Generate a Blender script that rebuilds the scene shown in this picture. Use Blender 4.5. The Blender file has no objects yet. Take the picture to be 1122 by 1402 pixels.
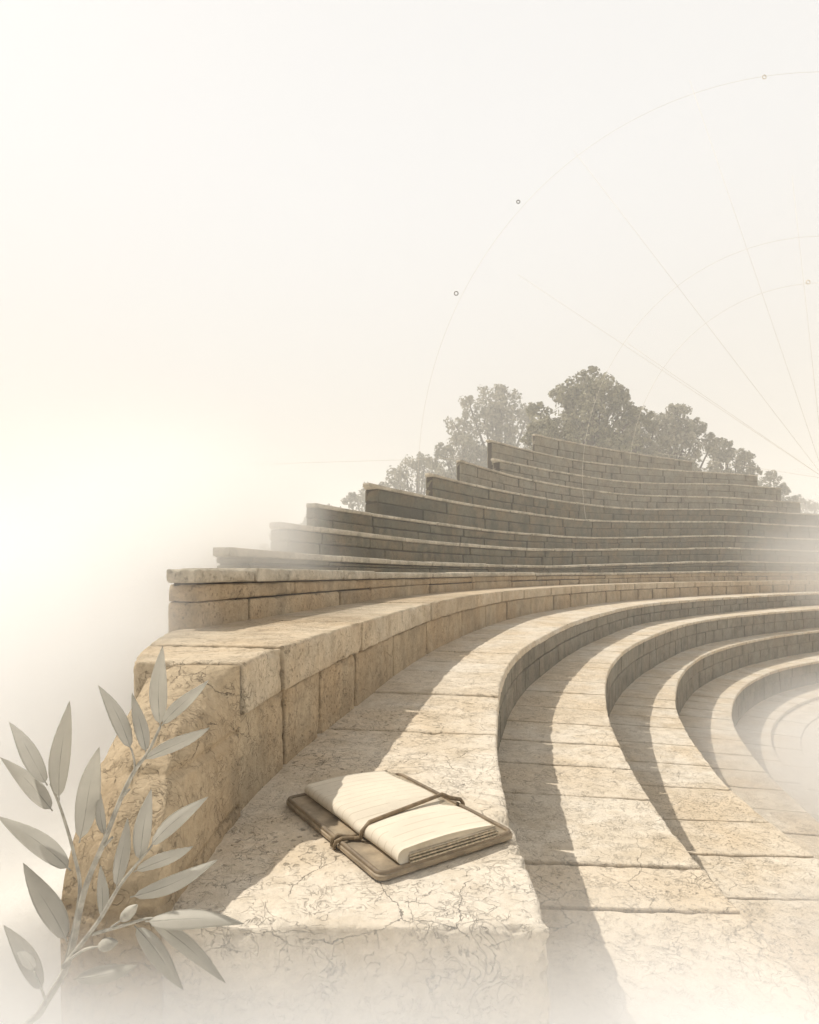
import bpy, bmesh, math, random
from mathutils import Vector, noise, Matrix

random.seed(7)
SC = bpy.context.scene
COL = SC.collection
R = math.radians
F_PX, HORIZON = 820.0, 786.0

# ------------------------------------------------------------------ helpers
def at(px, py, depth):
    """a point of the place seen at a picture position, at a given distance"""
    return Vector(((px - 561.0) * depth / F_PX, depth, (HORIZON - py) * depth / F_PX))

def smooth(me, on=True):
    me.polygons.foreach_set('use_smooth', [on] * len(me.polygons))

def link_mesh(name, verts, faces, mat, parent=None, sm=False):
    me = bpy.data.meshes.new(name)
    me.from_pydata(verts, [], faces)
    me.update()
    if sm:
        smooth(me)
    if mat:
        me.materials.append(mat)
    o = bpy.data.objects.new(name, me)
    COL.objects.link(o)
    if parent:
        o.parent = parent
    return o

def thing(name, label, cat, group=None, loc=(0, 0, 0)):
    o = bpy.data.objects.new(name, None)
    COL.objects.link(o)
    o.location = loc
    o['label'] = label
    o['category'] = cat
    if group:
        o['group'] = group
    return o

def tag(o, label, cat, group=None):
    o['label'] = label
    o['category'] = cat
    if group:
        o['group'] = group
    return o

class MB:
    def __init__(self):
        self.v, self.f = [], []
    def add(self, verts, faces):
        b = len(self.v)
        self.v += [tuple(p) for p in verts]
        self.f += [tuple(b + i for i in q) for q in faces]
    def tube(self, pts, rad, n=8, cap=True):
        """a round bar through pts; rad is a number or one per point"""
        pts = [Vector(p) for p in pts]
        rs = rad if isinstance(rad, (list, tuple)) else [rad] * len(pts)
        verts, faces = [], []
        up = None
        for i, p in enumerate(pts):
            t = (pts[min(i + 1, len(pts) - 1)] - pts[max(i - 1, 0)]).normalized()
            if up is None:
                a = Vector((0, 0, 1)) if abs(t.z) < .9 else Vector((1, 0, 0))
                up = (a - t * a.dot(t)).normalized()
            else:
                up = (up - t * up.dot(t)).normalized()
            s = t.cross(up)
            for k in range(n):
                a = 2 * math.pi * k / n
                verts.append(p + (up * math.cos(a) + s * math.sin(a)) * rs[i])
        for i in range(len(pts) - 1):
            for k in range(n):
                faces.append((i * n + k, i * n + (k + 1) % n, (i + 1) * n + (k + 1) % n, (i + 1) * n + k))
        if cap:
            faces.append(tuple(range(n))[::-1])
            faces.append(tuple((len(pts) - 1) * n + k for k in range(n)))
        self.add(verts, faces)
    def build(self, name, mat, parent=None, sm=False):
        return link_mesh(name, self.v, self.f, mat, parent, sm)

# ------------------------------------------------------------------ materials
def new_mat(name):
    m = bpy.data.materials.new(name)
    m.use_nodes = True
    nt = m.node_tree
    b = nt.nodes['Principled BSDF']
    return m, nt, b

class NT:
    """short hand for wiring shader nodes"""
    def __init__(self, nt):
        self.nt = nt
    def n(self, typ, **kw):
        nd = self.nt.nodes.new(typ)
        for k, v in kw.items():
            setattr(nd, k, v)
        return nd
    def put(self, nd, key, val):
        s = nd.inputs[key]
        if isinstance(val, bpy.types.NodeSocket):
            self.nt.links.new(val, s)
        else:
            s.default_value = val
    def noise(self, vec, scale, detail=4, rough=.55, dist=0):
        nd = self.n('ShaderNodeTexNoise')
        self.put(nd, 'Vector', vec); self.put(nd, 'Scale', scale); self.put(nd, 'Detail', detail)
        self.put(nd, 'Roughness', rough); self.put(nd, 'Distortion', dist)
        return nd.outputs['Fac'], nd.outputs['Color']
    def math(self, op, a, b=0.0, clamp=False):
        nd = self.n('ShaderNodeMath', operation=op, use_clamp=clamp)
        self.put(nd, 0, a); self.put(nd, 1, b)
        return nd.outputs[0]
    def step(self, val, lo, hi, a=0.0, b=1.0):
        nd = self.n('ShaderNodeMapRange', interpolation_type='SMOOTHSTEP')
        self.put(nd, 'Value', val); self.put(nd, 'From Min', lo); self.put(nd, 'From Max', hi)
        self.put(nd, 'To Min', a); self.put(nd, 'To Max', b)
        return nd.outputs[0]
    def mix(self, fac, a, b, blend='MIX'):
        nd = self.n('ShaderNodeMix', data_type='RGBA', blend_type=blend)
        self.put(nd, 0, fac)
        self.put(nd, 6, a if isinstance(a, bpy.types.NodeSocket) else (*a, 1))
        self.put(nd, 7, b if isinstance(b, bpy.types.NodeSocket) else (*b, 1))
        return nd.outputs[2]
    def vmath(self, op, a, b):
        nd = self.n('ShaderNodeVectorMath', operation=op)
        self.put(nd, 0, a); self.put(nd, 1, b)
        return nd.outputs[0]
    def bump(self, h, strength, dist, normal=None):
        nd = self.n('ShaderNodeBump')
        self.put(nd, 'Height', h); self.put(nd, 'Strength', strength); self.put(nd, 'Distance', dist)
        if normal:
            self.put(nd, 'Normal', normal)
        return nd.outputs[0]

def stone(name, c_light, c_tan, c_dark, crack=1.0, crack_scale=4.5, fine=1.0, lichen=0.0, vary=.26, etch=.42):
    """weathered limestone: blotches, iron-tan staining, hairline cracks, pits, each block its own tone"""
    m, nt, b = new_mat(name)
    k = NT(nt)
    co = k.n('ShaderNodeTexCoord').outputs['Object']
    isl = k.n('ShaderNodeNewGeometry').outputs['Random Per Island']
    big, _ = k.noise(co, 1.7, 5, .6)
    mid, midc = k.noise(co, 9, 6, .65)
    fin, _ = k.noise(co, 85 * fine, 4, .7)
    col = k.mix(k.step(big, .35, .66), c_light, c_tan)
    col = k.mix(k.step(mid, .5, .72, 0, .55), col, c_dark)
    col = k.mix(k.step(mid, .5, .3, 0, .45), col, [min(1, c * 1.2) for c in c_light])
    # block by block tone
    tone = k.math('ADD', k.math('MULTIPLY', isl, vary), 1 - vary / 2)
    rgb = k.n('ShaderNodeCombineColor')
    for i in range(3):
        k.put(rgb, i, tone)
    col = k.mix(1.0, col, rgb.outputs[0], 'MULTIPLY')
    warm = k.step(k.math('FRACT', k.math('MULTIPLY', isl, 7.31)), .45, 1, 0, .3)
    col = k.mix(warm, col, c_tan)
    # grain
    col = k.mix(k.step(fin, .35, .65, .18, 0), col, [c * .45 for c in c_dark])
    # hairline cracks: two distorted cell nets, broken up by noise
    dv = k.vmath('ADD', co, k.vmath('MULTIPLY', midc, (.07, .07, .07)))
    cr = None
    for sc, wd, off in ((crack_scale, .0055, .0), (crack_scale * 2.6, .011, 3.3), (crack_scale * 6.5, .017, 7.1)):
        vo = k.n('ShaderNodeTexVoronoi', feature='DISTANCE_TO_EDGE')
        k.put(vo, 'Vector', k.vmath('ADD', dv, (off, off, off))); k.put(vo, 'Scale', sc)
        line = k.step(vo.outputs['Distance'], 0, wd, 1, 0)
        msk, _ = k.noise(k.vmath('ADD', co, (off + 5, 1, 2)), sc * .55, 3, .6)
        line = k.math('MULTIPLY', line, k.step(msk, .535, .6))
        cr = line if cr is None else k.math('MAXIMUM', cr, k.math('MULTIPLY', line, .75))
    # etched swirl lines of the weathered skin, two sizes, broken up
    sws = None
    for sc, wd, off, lo in ((10 * fine, .012, 2, .45), (27 * fine, .03, 6, .46)):
        sw, _ = k.noise(k.vmath('ADD', co, (off, 8, 5)), sc, 3, .5, 2.4)
        sw = k.step(k.math('ABSOLUTE', k.math('SUBTRACT', sw, .5)), .0, wd, 1, 0)
        br, _ = k.noise(k.vmath('ADD', co, (1, off, 3)), sc * .7, 4, .6)
        sw = k.math('MULTIPLY', sw, k.step(br, lo, lo + .16))
        sws = sw if sws is None else k.math('MAXIMUM', sws, sw)
    col = k.mix(k.math('MULTIPLY', sws, etch), col, [c * .38 for c in c_dark])
    # broad wash-like blotches
    wsh, _ = k.noise(k.vmath('ADD', co, (4, 4, 1)), 4.2, 7, .7, .6)
    col = k.mix(k.step(wsh, .5, .56, 0, .28), col, c_dark)
    cr = k.math('MULTIPLY', cr, crack)
    col = k.mix(k.math('MULTIPLY', cr, .72), col, (.07, .055, .04))
    # pits
    pv = k.n('ShaderNodeTexVoronoi')
    k.put(pv, 'Vector', dv); k.put(pv, 'Scale', 46 * fine)
    pit = k.math('MULTIPLY', k.step(pv.outputs['Distance'], .12, .3, 1, 0), k.step(big, .42, .6))
    col = k.mix(k.math('MULTIPLY', pit, .5), col, (.1, .08, .055))
    if lichen:
        l1, _ = k.noise(k.vmath('ADD', co, (9, 4, 7)), 3.2, 8, .72)
        col = k.mix(k.step(l1, .46, .62, 0, lichen), col, (.085, .082, .06))
    nt.links.new(col, b.inputs['Base Color'])
    b.inputs['Roughness'].default_value = .92
    b.inputs['Specular IOR Level'].default_value = .2
    h = k.math('ADD', k.math('MULTIPLY', mid, .6), k.math('MULTIPLY', fin, .22))
    h = k.math('SUBTRACT', h, k.math('MULTIPLY', cr, .55))
    h = k.math('SUBTRACT', h, k.math('MULTIPLY', sws, .25))
    h = k.math('SUBTRACT', h, k.math('MULTIPLY', pit, .35))
    nt.links.new(k.bump(h, .75, .016), b.inputs['Normal'])
    return m

M = {}
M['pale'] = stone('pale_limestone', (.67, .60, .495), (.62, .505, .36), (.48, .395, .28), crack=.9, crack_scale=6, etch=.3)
M['tan'] = stone('tan_limestone', (.49, .395, .27), (.47, .345, .21), (.33, .245, .15), crack=.9, crack_scale=6, lichen=.25)
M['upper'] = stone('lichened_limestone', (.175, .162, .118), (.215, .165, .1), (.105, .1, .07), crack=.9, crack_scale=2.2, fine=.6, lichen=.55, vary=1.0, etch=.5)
M['cap'] = stone('honey_limestone', (.57, .48, .355), (.53, .41, .27), (.39, .295, .19), crack=.8, crack_scale=6, lichen=.15)
M['mortar'] = stone('dark_rubble_core', (.075, .064, .048), (.07, .055, .038), (.05, .04, .03), crack=0)
M['upper_pale'] = stone('fade_pale_limestone', (.27, .248, .195), (.28, .235, .17), (.18, .165, .127), crack=.9, crack_scale=2.2, fine=.6, lichen=.4, vary=.9, etch=.5)  # lightened so the upper rows seem to fade into white
M['coping'] = stone('worn_sunlit_coping', (.58, .52, .42), (.5, .43, .33), (.34, .295, .22), crack=.6, crack_scale=3, lichen=.35, vary=.35)  # pale colour imitates the sunlit top edges of the upper rows
M['grey'] = stone('shade_grey_limestone', (.27, .246, .195), (.265, .225, .168), (.18, .16, .122), crack=.9, crack_scale=3, fine=.8, lichen=.4, vary=.3)  # shade of the risers put into the colour, against the pale treads

def simple(name, col, rough=.8, var=.25, scale=20, bump=0.0, spec=.3):
    m, nt, b = new_mat(name)
    k = NT(nt)
    co = k.n('ShaderNodeTexCoord').outputs['Object']
    f, _ = k.noise(co, scale, 5, .6)
    c = k.mix(k.step(f, .3, .7), [x * (1 - var) for x in col], [min(1, x * (1 + var)) for x in col])
    nt.links.new(c, b.inputs['Base Color'])
    b.inputs['Roughness'].default_value = rough
    b.inputs['Specular IOR Level'].default_value = spec
    if bump:
        nt.links.new(k.bump(f, .6, bump), b.inputs['Normal'])
    return m, nt, b, k, co, c

M['board'] = simple('folder_leather', (.31, .245, .165), .6, .3, 24, .002)[0]
M['rim'] = simple('folder_edge', (.2, .15, .095), .55, .3, 30, .002)[0]
M['cord'] = simple('leather_cord', (.2, .145, .085), .6, .25, 60, .001)[0]
M['wire'] = simple('pale_drawn_line', (.68, .62, .52), .7, .1, 3)[0]
M['node'] = simple('dark_drawn_node', (.1, .09, .065), .6, .2, 8)[0]
M['stem'] = simple('sprig_bark', (.38, .355, .3), .8, .25, 60, .001)[0]
M['bark'] = simple('tree_bark', (.16, .13, .095), .9, .3, 8, .02)[0]

# ruled, slightly cockled paper: lines run across the width (object x = width, y = length)
def paper():
    m, nt, b, k, co, c = simple('cream_paper', (.64, .57, .455), .9, .05, 14, .001)
    sep = k.n('ShaderNodeSeparateXYZ'); k.put(sep, 0, co)
    wob, _ = k.noise(co, 12, 2, .5)
    y = k.math('ADD', sep.outputs['Y'], k.math('MULTIPLY', wob, .006))
    fr = k.math('FRACT', k.math('MULTIPLY', y, 44))
    line = k.math('MULTIPLY', k.step(k.math('ABSOLUTE', k.math('SUBTRACT', fr, .5)), .02, .07, 1, 0), .42)
    brk, _ = k.noise(co, 30, 3, .6)
    line = k.math('MULTIPLY', line, k.step(brk, .36, .5))
    c2 = k.mix(line, c, (.36, .27, .17))
    nt.links.new(c2, b.inputs['Base Color'])
    return m
M['paper'] = paper()
M['leaves_edge'] = simple('page_edges', (.5, .42, .3), .9, .35, 160, .001)[0]

def leaf_mat(name, col, back, var=.3, trans=.25, scale=5):
    m, nt, b = new_mat(name)
    k = NT(nt)
    co = k.n('ShaderNodeTexCoord').outputs['Object']
    f, _ = k.noise(co, scale, 4, .6)
    isl = k.n('ShaderNodeNewGeometry').outputs['Random Per Island']
    mixv = k.math('ADD', k.math('MULTIPLY', f, .6), k.math('MULTIPLY', isl, .5))
    c = k.mix(k.step(mixv, .25, .85), col, back)
    nt.links.new(c, b.inputs['Base Color'])
    b.inputs['Roughness'].default_value = .7
    b.inputs['Specular IOR Level'].default_value = .25
    tr = k.n('ShaderNodeBsdfTranslucent')
    nt.links.new(c, tr.inputs['Color'])
    mx = k.n('ShaderNodeMixShader')
    mx.inputs[0].default_value = trans
    nt.links.new(b.outputs[0], mx.inputs[1]); nt.links.new(tr.outputs[0], mx.inputs[2])
    nt.links.new(mx.outputs[0], nt.nodes['Material Output'].inputs['Surface'])
    return m
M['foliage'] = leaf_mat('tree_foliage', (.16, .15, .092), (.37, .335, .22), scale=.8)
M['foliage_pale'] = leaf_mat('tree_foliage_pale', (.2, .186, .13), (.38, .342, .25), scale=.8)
M['sprig'] = leaf_mat('sprig_leaf', (.5, .475, .41), (.64, .61, .54), scale=22, trans=.35)

def ground_mat():
    m, nt, b = new_mat('chalk_dust')
    k = NT(nt)
    co = k.n('ShaderNodeTexCoord').outputs['Object']
    f, _ = k.noise(co, .8, 6, .65)
    g, _ = k.noise(co, 24, 5, .7)
    c = k.mix(k.step(f, .3, .7), (.66, .63, .575), (.73, .705, .66))
    c = k.mix(k.step(g, .5, .75, 0, .25), c, (.56, .52, .455))
    nt.links.new(c, b.inputs['Base Color'])
    b.inputs['Roughness'].default_value = .95
    b.inputs['Specular IOR Level'].default_value = .1
    nt.links.new(k.bump(g, .5, .01), b.inputs['Normal'])
    return m
M['ground'] = ground_mat()

# ------------------------------------------------------------------ plan curves of the theatre
def catmull(pts, step=.04):
    P = [Vector(p) for p in pts]
    P = [P[0] * 2 - P[1]] + P + [P[-1] * 2 - P[-2]]
    out = []
    for i in range(1, len(P) - 2):
        p0, p1, p2, p3 = P[i - 1:i + 3]
        # centripetal
        t0 = 0; t1 = t0 + (p1 - p0).length ** .5; t2 = t1 + (p2 - p1).length ** .5; t3 = t2 + (p3 - p2).length ** .5
        n = max(2, int((p2 - p1).length / step))
        for j in range(n):
            t = t1 + (t2 - t1) * j / n
            a1 = p0 * ((t1 - t) / (t1 - t0)) + p1 * ((t - t0) / (t1 - t0))
            a2 = p1 * ((t2 - t) / (t2 - t1)) + p2 * ((t - t1) / (t2 - t1))
            a3 = p2 * ((t3 - t) / (t3 - t2)) + p3 * ((t - t2) / (t3 - t2))
            b1 = a1 * ((t2 - t) / (t2 - t0)) + a2 * ((t - t0) / (t2 - t0))
            b2 = a2 * ((t3 - t) / (t3 - t1)) + a3 * ((t - t1) / (t3 - t1))
            out.append(b1 * ((t2 - t) / (t2 - t1)) + b2 * ((t - t1) / (t2 - t1)))
    out.append(P[-2].copy())
    return out

class Curve:
    def __init__(self, pts, raw=False):
        p = [Vector(q) for q in pts] if raw else catmull(pts)
        if not raw:
            for _ in range(60):       # relax hand-placed points into one sweep
                p = [p[0]] + [(p[i - 1] + p[i] * 2 + p[i + 1]) / 4 for i in range(1, len(p) - 1)] + [p[-1]]
        self.p = p
        self.s = [0.0]
        for i in range(1, len(p)):
            self.s.append(self.s[-1] + (p[i] - p[i - 1]).length)
        self.L = self.s[-1]
        n = []
        for i in range(len(p)):
            a = max(0, i - 6); b = min(len(p) - 1, i + 6)
            t = (p[b] - p[a]).normalized()
            n.append(Vector((-t.y, t.x)))
        self.n = n
    def loc(self, s):
        import bisect
        s = max(0, min(self.L, s))
        i = min(max(bisect.bisect(self.s, s) - 1, 0), len(self.p) - 2)
        f = (s - self.s[i]) / max(1e-9, self.s[i + 1] - self.s[i])
        return self.p[i].lerp(self.p[i + 1], f), self.n[i].lerp(self.n[i + 1], f).normalized()
    def s_at_y(self, y):
        for i in range(len(self.p) - 1):
            if self.p[i + 1].y >= y:
                f = (y - self.p[i].y) / max(1e-9, self.p[i + 1].y - self.p[i].y)
                return self.s[i] + max(0, f) * (self.s[i + 1] - self.s[i])
        return self.L
    def s_at_px(self, px):
        r = (px - 561.0) / F_PX
        best = None
        for i in range(len(self.p)):
            d = abs(self.p[i].x / self.p[i].y - r)
            if self.p[i].y > .5 and (best is None or d < best[0]):
                best = (d, self.s[i])
        return best[1]
    def offset(self, d):
        return Curve([self.p[i] + self.n[i] * d for i in range(len(self.p))], raw=True)
    def gap(self, s, other):
        """distance along this curve's outward normal to the curve behind it"""
        p, n = self.loc(s)
        best = 9
        for i in range(len(other.p) - 1):
            a, b = other.p[i], other.p[i + 1]
            d = b - a
            den = n.x * d.y - n.y * d.x
            if abs(den) < 1e-9:
                continue
            w = a - p
            t = (w.x * d.y - w.y * d.x) / den
            u = (w.x * n.y - w.y * n.x) / den
            if -0.02 <= u <= 1.02 and 0 < t < best:
                best = t
        return best

T0 = Curve([(-.352, .6), (-.352, .838), (-.348, 1.23), (-.318, 1.52), (-.18, 2.28), (.12, 3.7), (.66, 5.45), (1.25, 6.9), (2.02, 8.3), (3.45, 10.4), (6.4, 13.5), (10.4, 16.5), (15, 18.8), (20, 20)])
T1 = Curve([(.2, .838), (.2, .97), (.2, 1.19), (.222, 1.47), (.262, 1.82), (.36, 2.42), (.49, 3.07), (.76, 4.02), (1.14, 4.97), (1.65, 6.12), (2.6, 7.9), (3.95, 10.0), (6.9, 12.95), (10.8, 15.9), (15.4, 18.1), (20, 19.3)])
T2 = Curve([(.80, .5), (.80, 1.0), (.81, 1.5), (.87, 2.15), (.96, 2.64), (1.15, 3.46), (1.39, 4.25), (1.71, 5.14), (2.31, 6.44), (3.3, 8.1), (5.2, 10.65), (8.2, 13.2), (11.6, 15.3), (15.8, 17.3), (20, 18.4)])
T3 = Curve([(1.78, .5), (1.79, 1.5), (1.82, 2.5), (1.84, 2.94), (1.9, 3.53), (2.06, 4.2), (2.46, 5.5), (2.85, 6.4), (3.4, 7.5), (4.4, 9.1), (5.85, 10.8), (7.9, 12.6), (11.4, 14.75), (15.9, 16.6), (20, 17.6)])
T4 = Curve([(2.55, .5), (2.58, 2), (2.7, 3.3), (2.95, 4.5), (3.22, 5.5), (3.68, 6.75), (4.3, 7.97), (5.31, 9.45), (6.79, 11.0), (8.7, 12.35), (11.7, 14.0), (16, 15.7), (20, 16.6)])
T5 = Curve([(3.5, .5), (3.55, 2.5), (3.75, 4.5), (4.1, 6.2), (4.32, 6.91), (4.58, 7.53), (4.95, 8.2), (5.6, 9.1), (6.95, 10.45), (9, 11.75), (12, 13.1), (16, 14.5), (20, 15.3)])
T6 = Curve([(3.95, .5), (4.0, 2.5), (4.15, 4.5), (4.45, 6), (4.65, 6.77), (4.95, 7.5), (5.36, 8.2), (6.05, 9.05), (7.3, 10.15), (9.2, 11.2), (12.3, 12.4), (16.3, 13.6), (20, 14.3)])

# ------------------------------------------------------------------ masonry block
def stops(L, rho, step):
    a = [0, rho * .2, rho * .45, rho * .8, rho * 1.4]
    if L < rho * 3.2:
        return [0, L * .15, L * .5, L * .85, L]
    n = max(1, int(round((L - 2.8 * rho) / step)))
    mid = [rho * 1.4 + (L - 2.8 * rho) * i / n for i in range(1, n)]
    return a + mid + [L - x for x in reversed(a)]

def block(name, mat, parent, fmap, L, W, H, step, rho=.01, chip=.012, seed=0, rough=.003):
    """a worn cuboid of stone L x W x H, its rounded chipped edges bent into place by fmap"""
    e = rho + chip * .7
    us, vs, ws = stops(L, e, step), stops(W, e, step), stops(H, e, step * .8)
    nu, nv, nw = len(us), len(vs), len(ws)
    idx, pts, faces = {}, [], []
    def vid(i, j, k):
        key = (i, j, k)
        if key not in idx:
            idx[key] = len(pts)
            pts.append((us[i], vs[j], ws[k]))
        return idx[key]
    for i in range(nu - 1):
        for j in range(nv - 1):
            faces.append((vid(i, j, nw - 1), vid(i, j + 1, nw - 1), vid(i + 1, j + 1, nw - 1), vid(i + 1, j, nw - 1))[::-1])
            faces.append((vid(i, j, 0), vid(i, j + 1, 0), vid(i + 1, j + 1, 0), vid(i + 1, j, 0)))
    for i in range(nu - 1):
        for k in range(nw - 1):
            faces.append((vid(i, 0, k), vid(i + 1, 0, k), vid(i + 1, 0, k + 1), vid(i, 0, k + 1)))
            faces.append((vid(i, nv - 1, k), vid(i + 1, nv - 1, k), vid(i + 1, nv - 1, k + 1), vid(i, nv - 1, k + 1))[::-1])
    for j in range(nv - 1):
        for k in range(nw - 1):
            faces.append((vid(0, j, k), vid(0, j + 1, k), vid(0, j + 1, k + 1), vid(0, j, k + 1))[::-1])
            faces.append((vid(nu - 1, j, k), vid(nu - 1, j + 1, k), vid(nu - 1, j + 1, k + 1), vid(nu - 1, j, k + 1)))
    sd = Vector((seed * 13.7, seed * 5.1, seed * 2.3))
    out = []
    mn = min(L, W, H) * .45
    for (u, v, w) in pts:
        w0 = fmap(u, v, w)
        n1 = noise.noise(w0 * 11 + sd) * .45 + noise.noise(w0 * 37 + sd) * .4 + noise.noise(w0 * 90 + sd) * .25
        r = min(mn, rho * .55 + chip * max(0, n1 + .02) * 3.2)
        q = Vector((min(max(u, r), L - r), min(max(v, r), W - r), min(max(w, r), H - r)))
        d = Vector((u, v, w)) - q
        if d.length > 1e-9:
            e = sum(1 for c in d if abs(c) > 1e-9)
            if e > 1:
                d = d.normalized() * r
        p = q + d
        n2 = noise.noise(w0 * 6 + sd) * .6 + noise.noise(w0 * 22 + sd) * .3 + noise.noise(w0 * 55 + sd) * .2
        o = fmap(p.x, p.y, p.z)
        o += (w0 - fmap(L / 2, W / 2, H / 2)).normalized() * n2 * rough
        out.append(o)
    return link_mesh(name, out, faces, mat, parent, sm=True)

def course(parent, name, mat, cur, joints, zt, zb, v0, v1, gap=.006, rho=.009, chip=.012, seed=0, rough=.003, drop=.0):
    """a course of blocks between joints along a curve; zt, zb, v1 are functions of s"""
    for j in range(len(joints) - 1):
        s0, s1 = joints[j] + gap / 2, joints[j + 1] - gap / 2
        if s1 - s0 < .05:
            continue
        sm = (s0 + s1) / 2
        p, _ = cur.loc(sm)
        dist = max(1.0, math.hypot(p.x, p.y))
        step = max(.014, .011 * dist)
        g2 = gap * min(2.6, .25 * dist)
        if g2 > gap:
            s0 += (g2 - gap) / 2; s1 -= (g2 - gap) / 2
        rh = rho * (1 if dist < 4 else min(1.8, dist / 4))
        dz = random.uniform(-drop, drop)
        dv = random.uniform(-drop, drop) * .8
        W = v1(sm) - v0
        H = zt(sm) - zb(sm)
        def fmap(u, v, w, s0=s0, dz=dz, dv=dv, W=W, H=H):
            s = s0 + u
            q, n = cur.loc(s)
            vv = v0 + dv + v / W * (v1(s) - v0 - dv)
            q = q + n * vv
            return Vector((q.x, q.y, zb(s) + w / H * (zt(s) + dz - zb(s))))
        block(name, mat, parent, fmap, s1 - s0, W, H, step, rh, chip, seed + j * 1.37, rough)

def run_joints(s0, s1, lo, hi, first=()):
    js = [s0] + [f for f in first if s0 < f < s1]
    while js[-1] < s1 - lo * .4:
        js.append(min(s1, js[-1] + random.uniform(lo, hi)))
    if s1 - js[-2] < lo * .5 and len(js) > 2:
        js.pop(-2)
    js[-1] = s1
    return js

def const(v):
    return lambda s: v

def memo_gap(cur, other, extra, cap=2.0):
    ks = [cur.L * i / 160 for i in range(161)]
    raw = [cur.gap(s, other) for s in ks]
    good = [g for g in raw if g < 8]
    last = good[0]
    vals = []
    for g in raw:
        if g < 8:
            last = g
        vals.append(min(cap, last))
    for _ in range(2):
        vals = [vals[0]] + [(vals[i - 1] + vals[i] + vals[i + 1]) / 3 for i in range(1, 160)] + [vals[-1]]
    def f(s):
        x = max(0, min(159.999, s / cur.L * 160))
        i = int(x)
        return vals[i] + (vals[i + 1] - vals[i]) * (x - i) + extra
    return f

FAR = 17.0       # rows run on a little past the right edge of the view

def tier(name, label, cat, group, cur, behind, z, zlow, cop, mat_top, mat_face, s0, s1, lo, hi, first=(), rfirst=(), width=None, seed=0, gap=.013, chip=.012, overhang=.016, drop=.003, rough=.003, rho=.009, double=False, thick_to=None, riser_in=0.0, slab=1.0):
    t = thing(name, label, cat, group)
    wd = width if width else memo_gap(cur, behind, .05)
    zf = z if callable(z) else const(z)
    zl = zlow if callable(zlow) else const(zlow)
    js = run_joints(s0, s1, lo * slab, hi * slab, first)
    course(t, 'coping_block', mat_top, cur, js, zf, lambda s: zf(s) - (.42 if thick_to and s < thick_to else cop), 0, wd, gap, rho, chip, seed, rough, drop)
    s0 += riser_in
    if thick_to:
        s0 = thick_to
    jr = run_joints(s0, s1, lo * .75, hi * .8, rfirst)
    zmid = zl
    if double:
        zmid = lambda s: zl(s) + (zf(s) - cop - zl(s)) * .56
        jm = run_joints(s0, s1, lo * .9, hi * 1.1)
        course(t, 'riser_block', mat_face, cur, jm, lambda s: zf(s) - cop - .003, lambda s: zmid(s) + .003, overhang, lambda s: max(overhang + .05, min(wd(s), .3)), gap, rho * .8, chip * .7, seed + 20, rough, drop)
    course(t, 'riser_block', mat_face, cur, jr, lambda s: zmid(s) - .003 - (0 if double else cop + .001) + (0 if double else zf(s) - zl(s)), lambda s: zl(s) - .03, overhang, lambda s: max(overhang + .05, min(wd(s), .3)), gap, rho, chip * .8, seed + 40, rough, drop)
    # packed core behind the facing, down to the ground
    mb = MB()
    n = max(2, int((s1 - s0) / .4))
    vs = []
    for i in range(n + 1):
        s = s0 + .02 + (s1 - s0 - .04) * i / n
        p, nn = cur.loc(s)
        a = p + nn * (overhang + .022); b = p + nn * max(.08, wd(s) - .02)
        zt = zf(s) - min(.016, cop * .4)
        zbm = min(zl(s) - .2, -1.1)
        vs += [(a.x, a.y, zbm), (b.x, b.y, zbm), (b.x, b.y, zt), (a.x, a.y, zt)]
    fs = []
    for i in range(n):
        for k in range(4):
            fs.append((i * 4 + k, i * 4 + (k + 1) % 4, (i + 1) * 4 + (k + 1) % 4, (i + 1) * 4 + k))
    fs += [(3, 2, 1, 0), tuple(n * 4 + k for k in range(4))]
    mb.add(vs, fs)
    mb.build('core', M['mortar'], t)
    return t

Z1, Z2, Z3, Z4, ZF = -.5, -.825, -1.275, -1.75, -2.2
GL = 'lower stone tiers of the theatre'
GU = 'upper stone tiers behind the parapet'

def sy(c, *ys):
    return [c.s_at_y(y) for y in ys]

# parapet wall beside the bench (the first tier above the bench)
U1 = T0.offset(.44)
wall = tier('parapet_wall', 'tan stone wall with thick rounded coping, rising directly behind the notebook bench', 'wall', None,
            T0, U1, -.18, Z1, .115, M['cap'], M['tan'], T0.s_at_y(1.235), T0.L * .9, .9, 1.3,
            first=sy(T0, 1.50, 2.28, 3.75, 5.3), rfirst=sy(T0, 1.56, 1.86, 2.26, 2.9, 3.72, 4.8), width=lambda s: min(.5, .24 + .45 * max(0, s - T0.s_at_y(1.235))), seed=3, gap=.022, chip=.02, overhang=.02, rho=.012)

# the bench with the notebook and the tiers that step down to the right
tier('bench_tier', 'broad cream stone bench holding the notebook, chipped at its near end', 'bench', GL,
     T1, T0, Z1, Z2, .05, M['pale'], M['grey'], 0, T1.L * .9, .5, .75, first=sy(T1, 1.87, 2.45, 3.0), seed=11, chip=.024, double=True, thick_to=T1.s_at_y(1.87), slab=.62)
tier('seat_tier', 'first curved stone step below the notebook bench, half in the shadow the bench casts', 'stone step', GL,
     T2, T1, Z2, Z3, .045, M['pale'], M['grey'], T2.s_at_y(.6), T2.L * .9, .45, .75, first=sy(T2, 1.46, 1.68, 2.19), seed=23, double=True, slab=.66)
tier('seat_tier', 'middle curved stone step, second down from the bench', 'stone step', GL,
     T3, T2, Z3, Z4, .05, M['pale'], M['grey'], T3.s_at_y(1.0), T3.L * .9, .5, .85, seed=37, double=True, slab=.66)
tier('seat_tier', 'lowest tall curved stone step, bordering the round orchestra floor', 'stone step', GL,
     T4, T3, Z4, ZF, .05, M['pale'], M['grey'], T4.s_at_y(1.5), T4.L * .9, .55, .9, seed=41, double=True, slab=.66)
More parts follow.
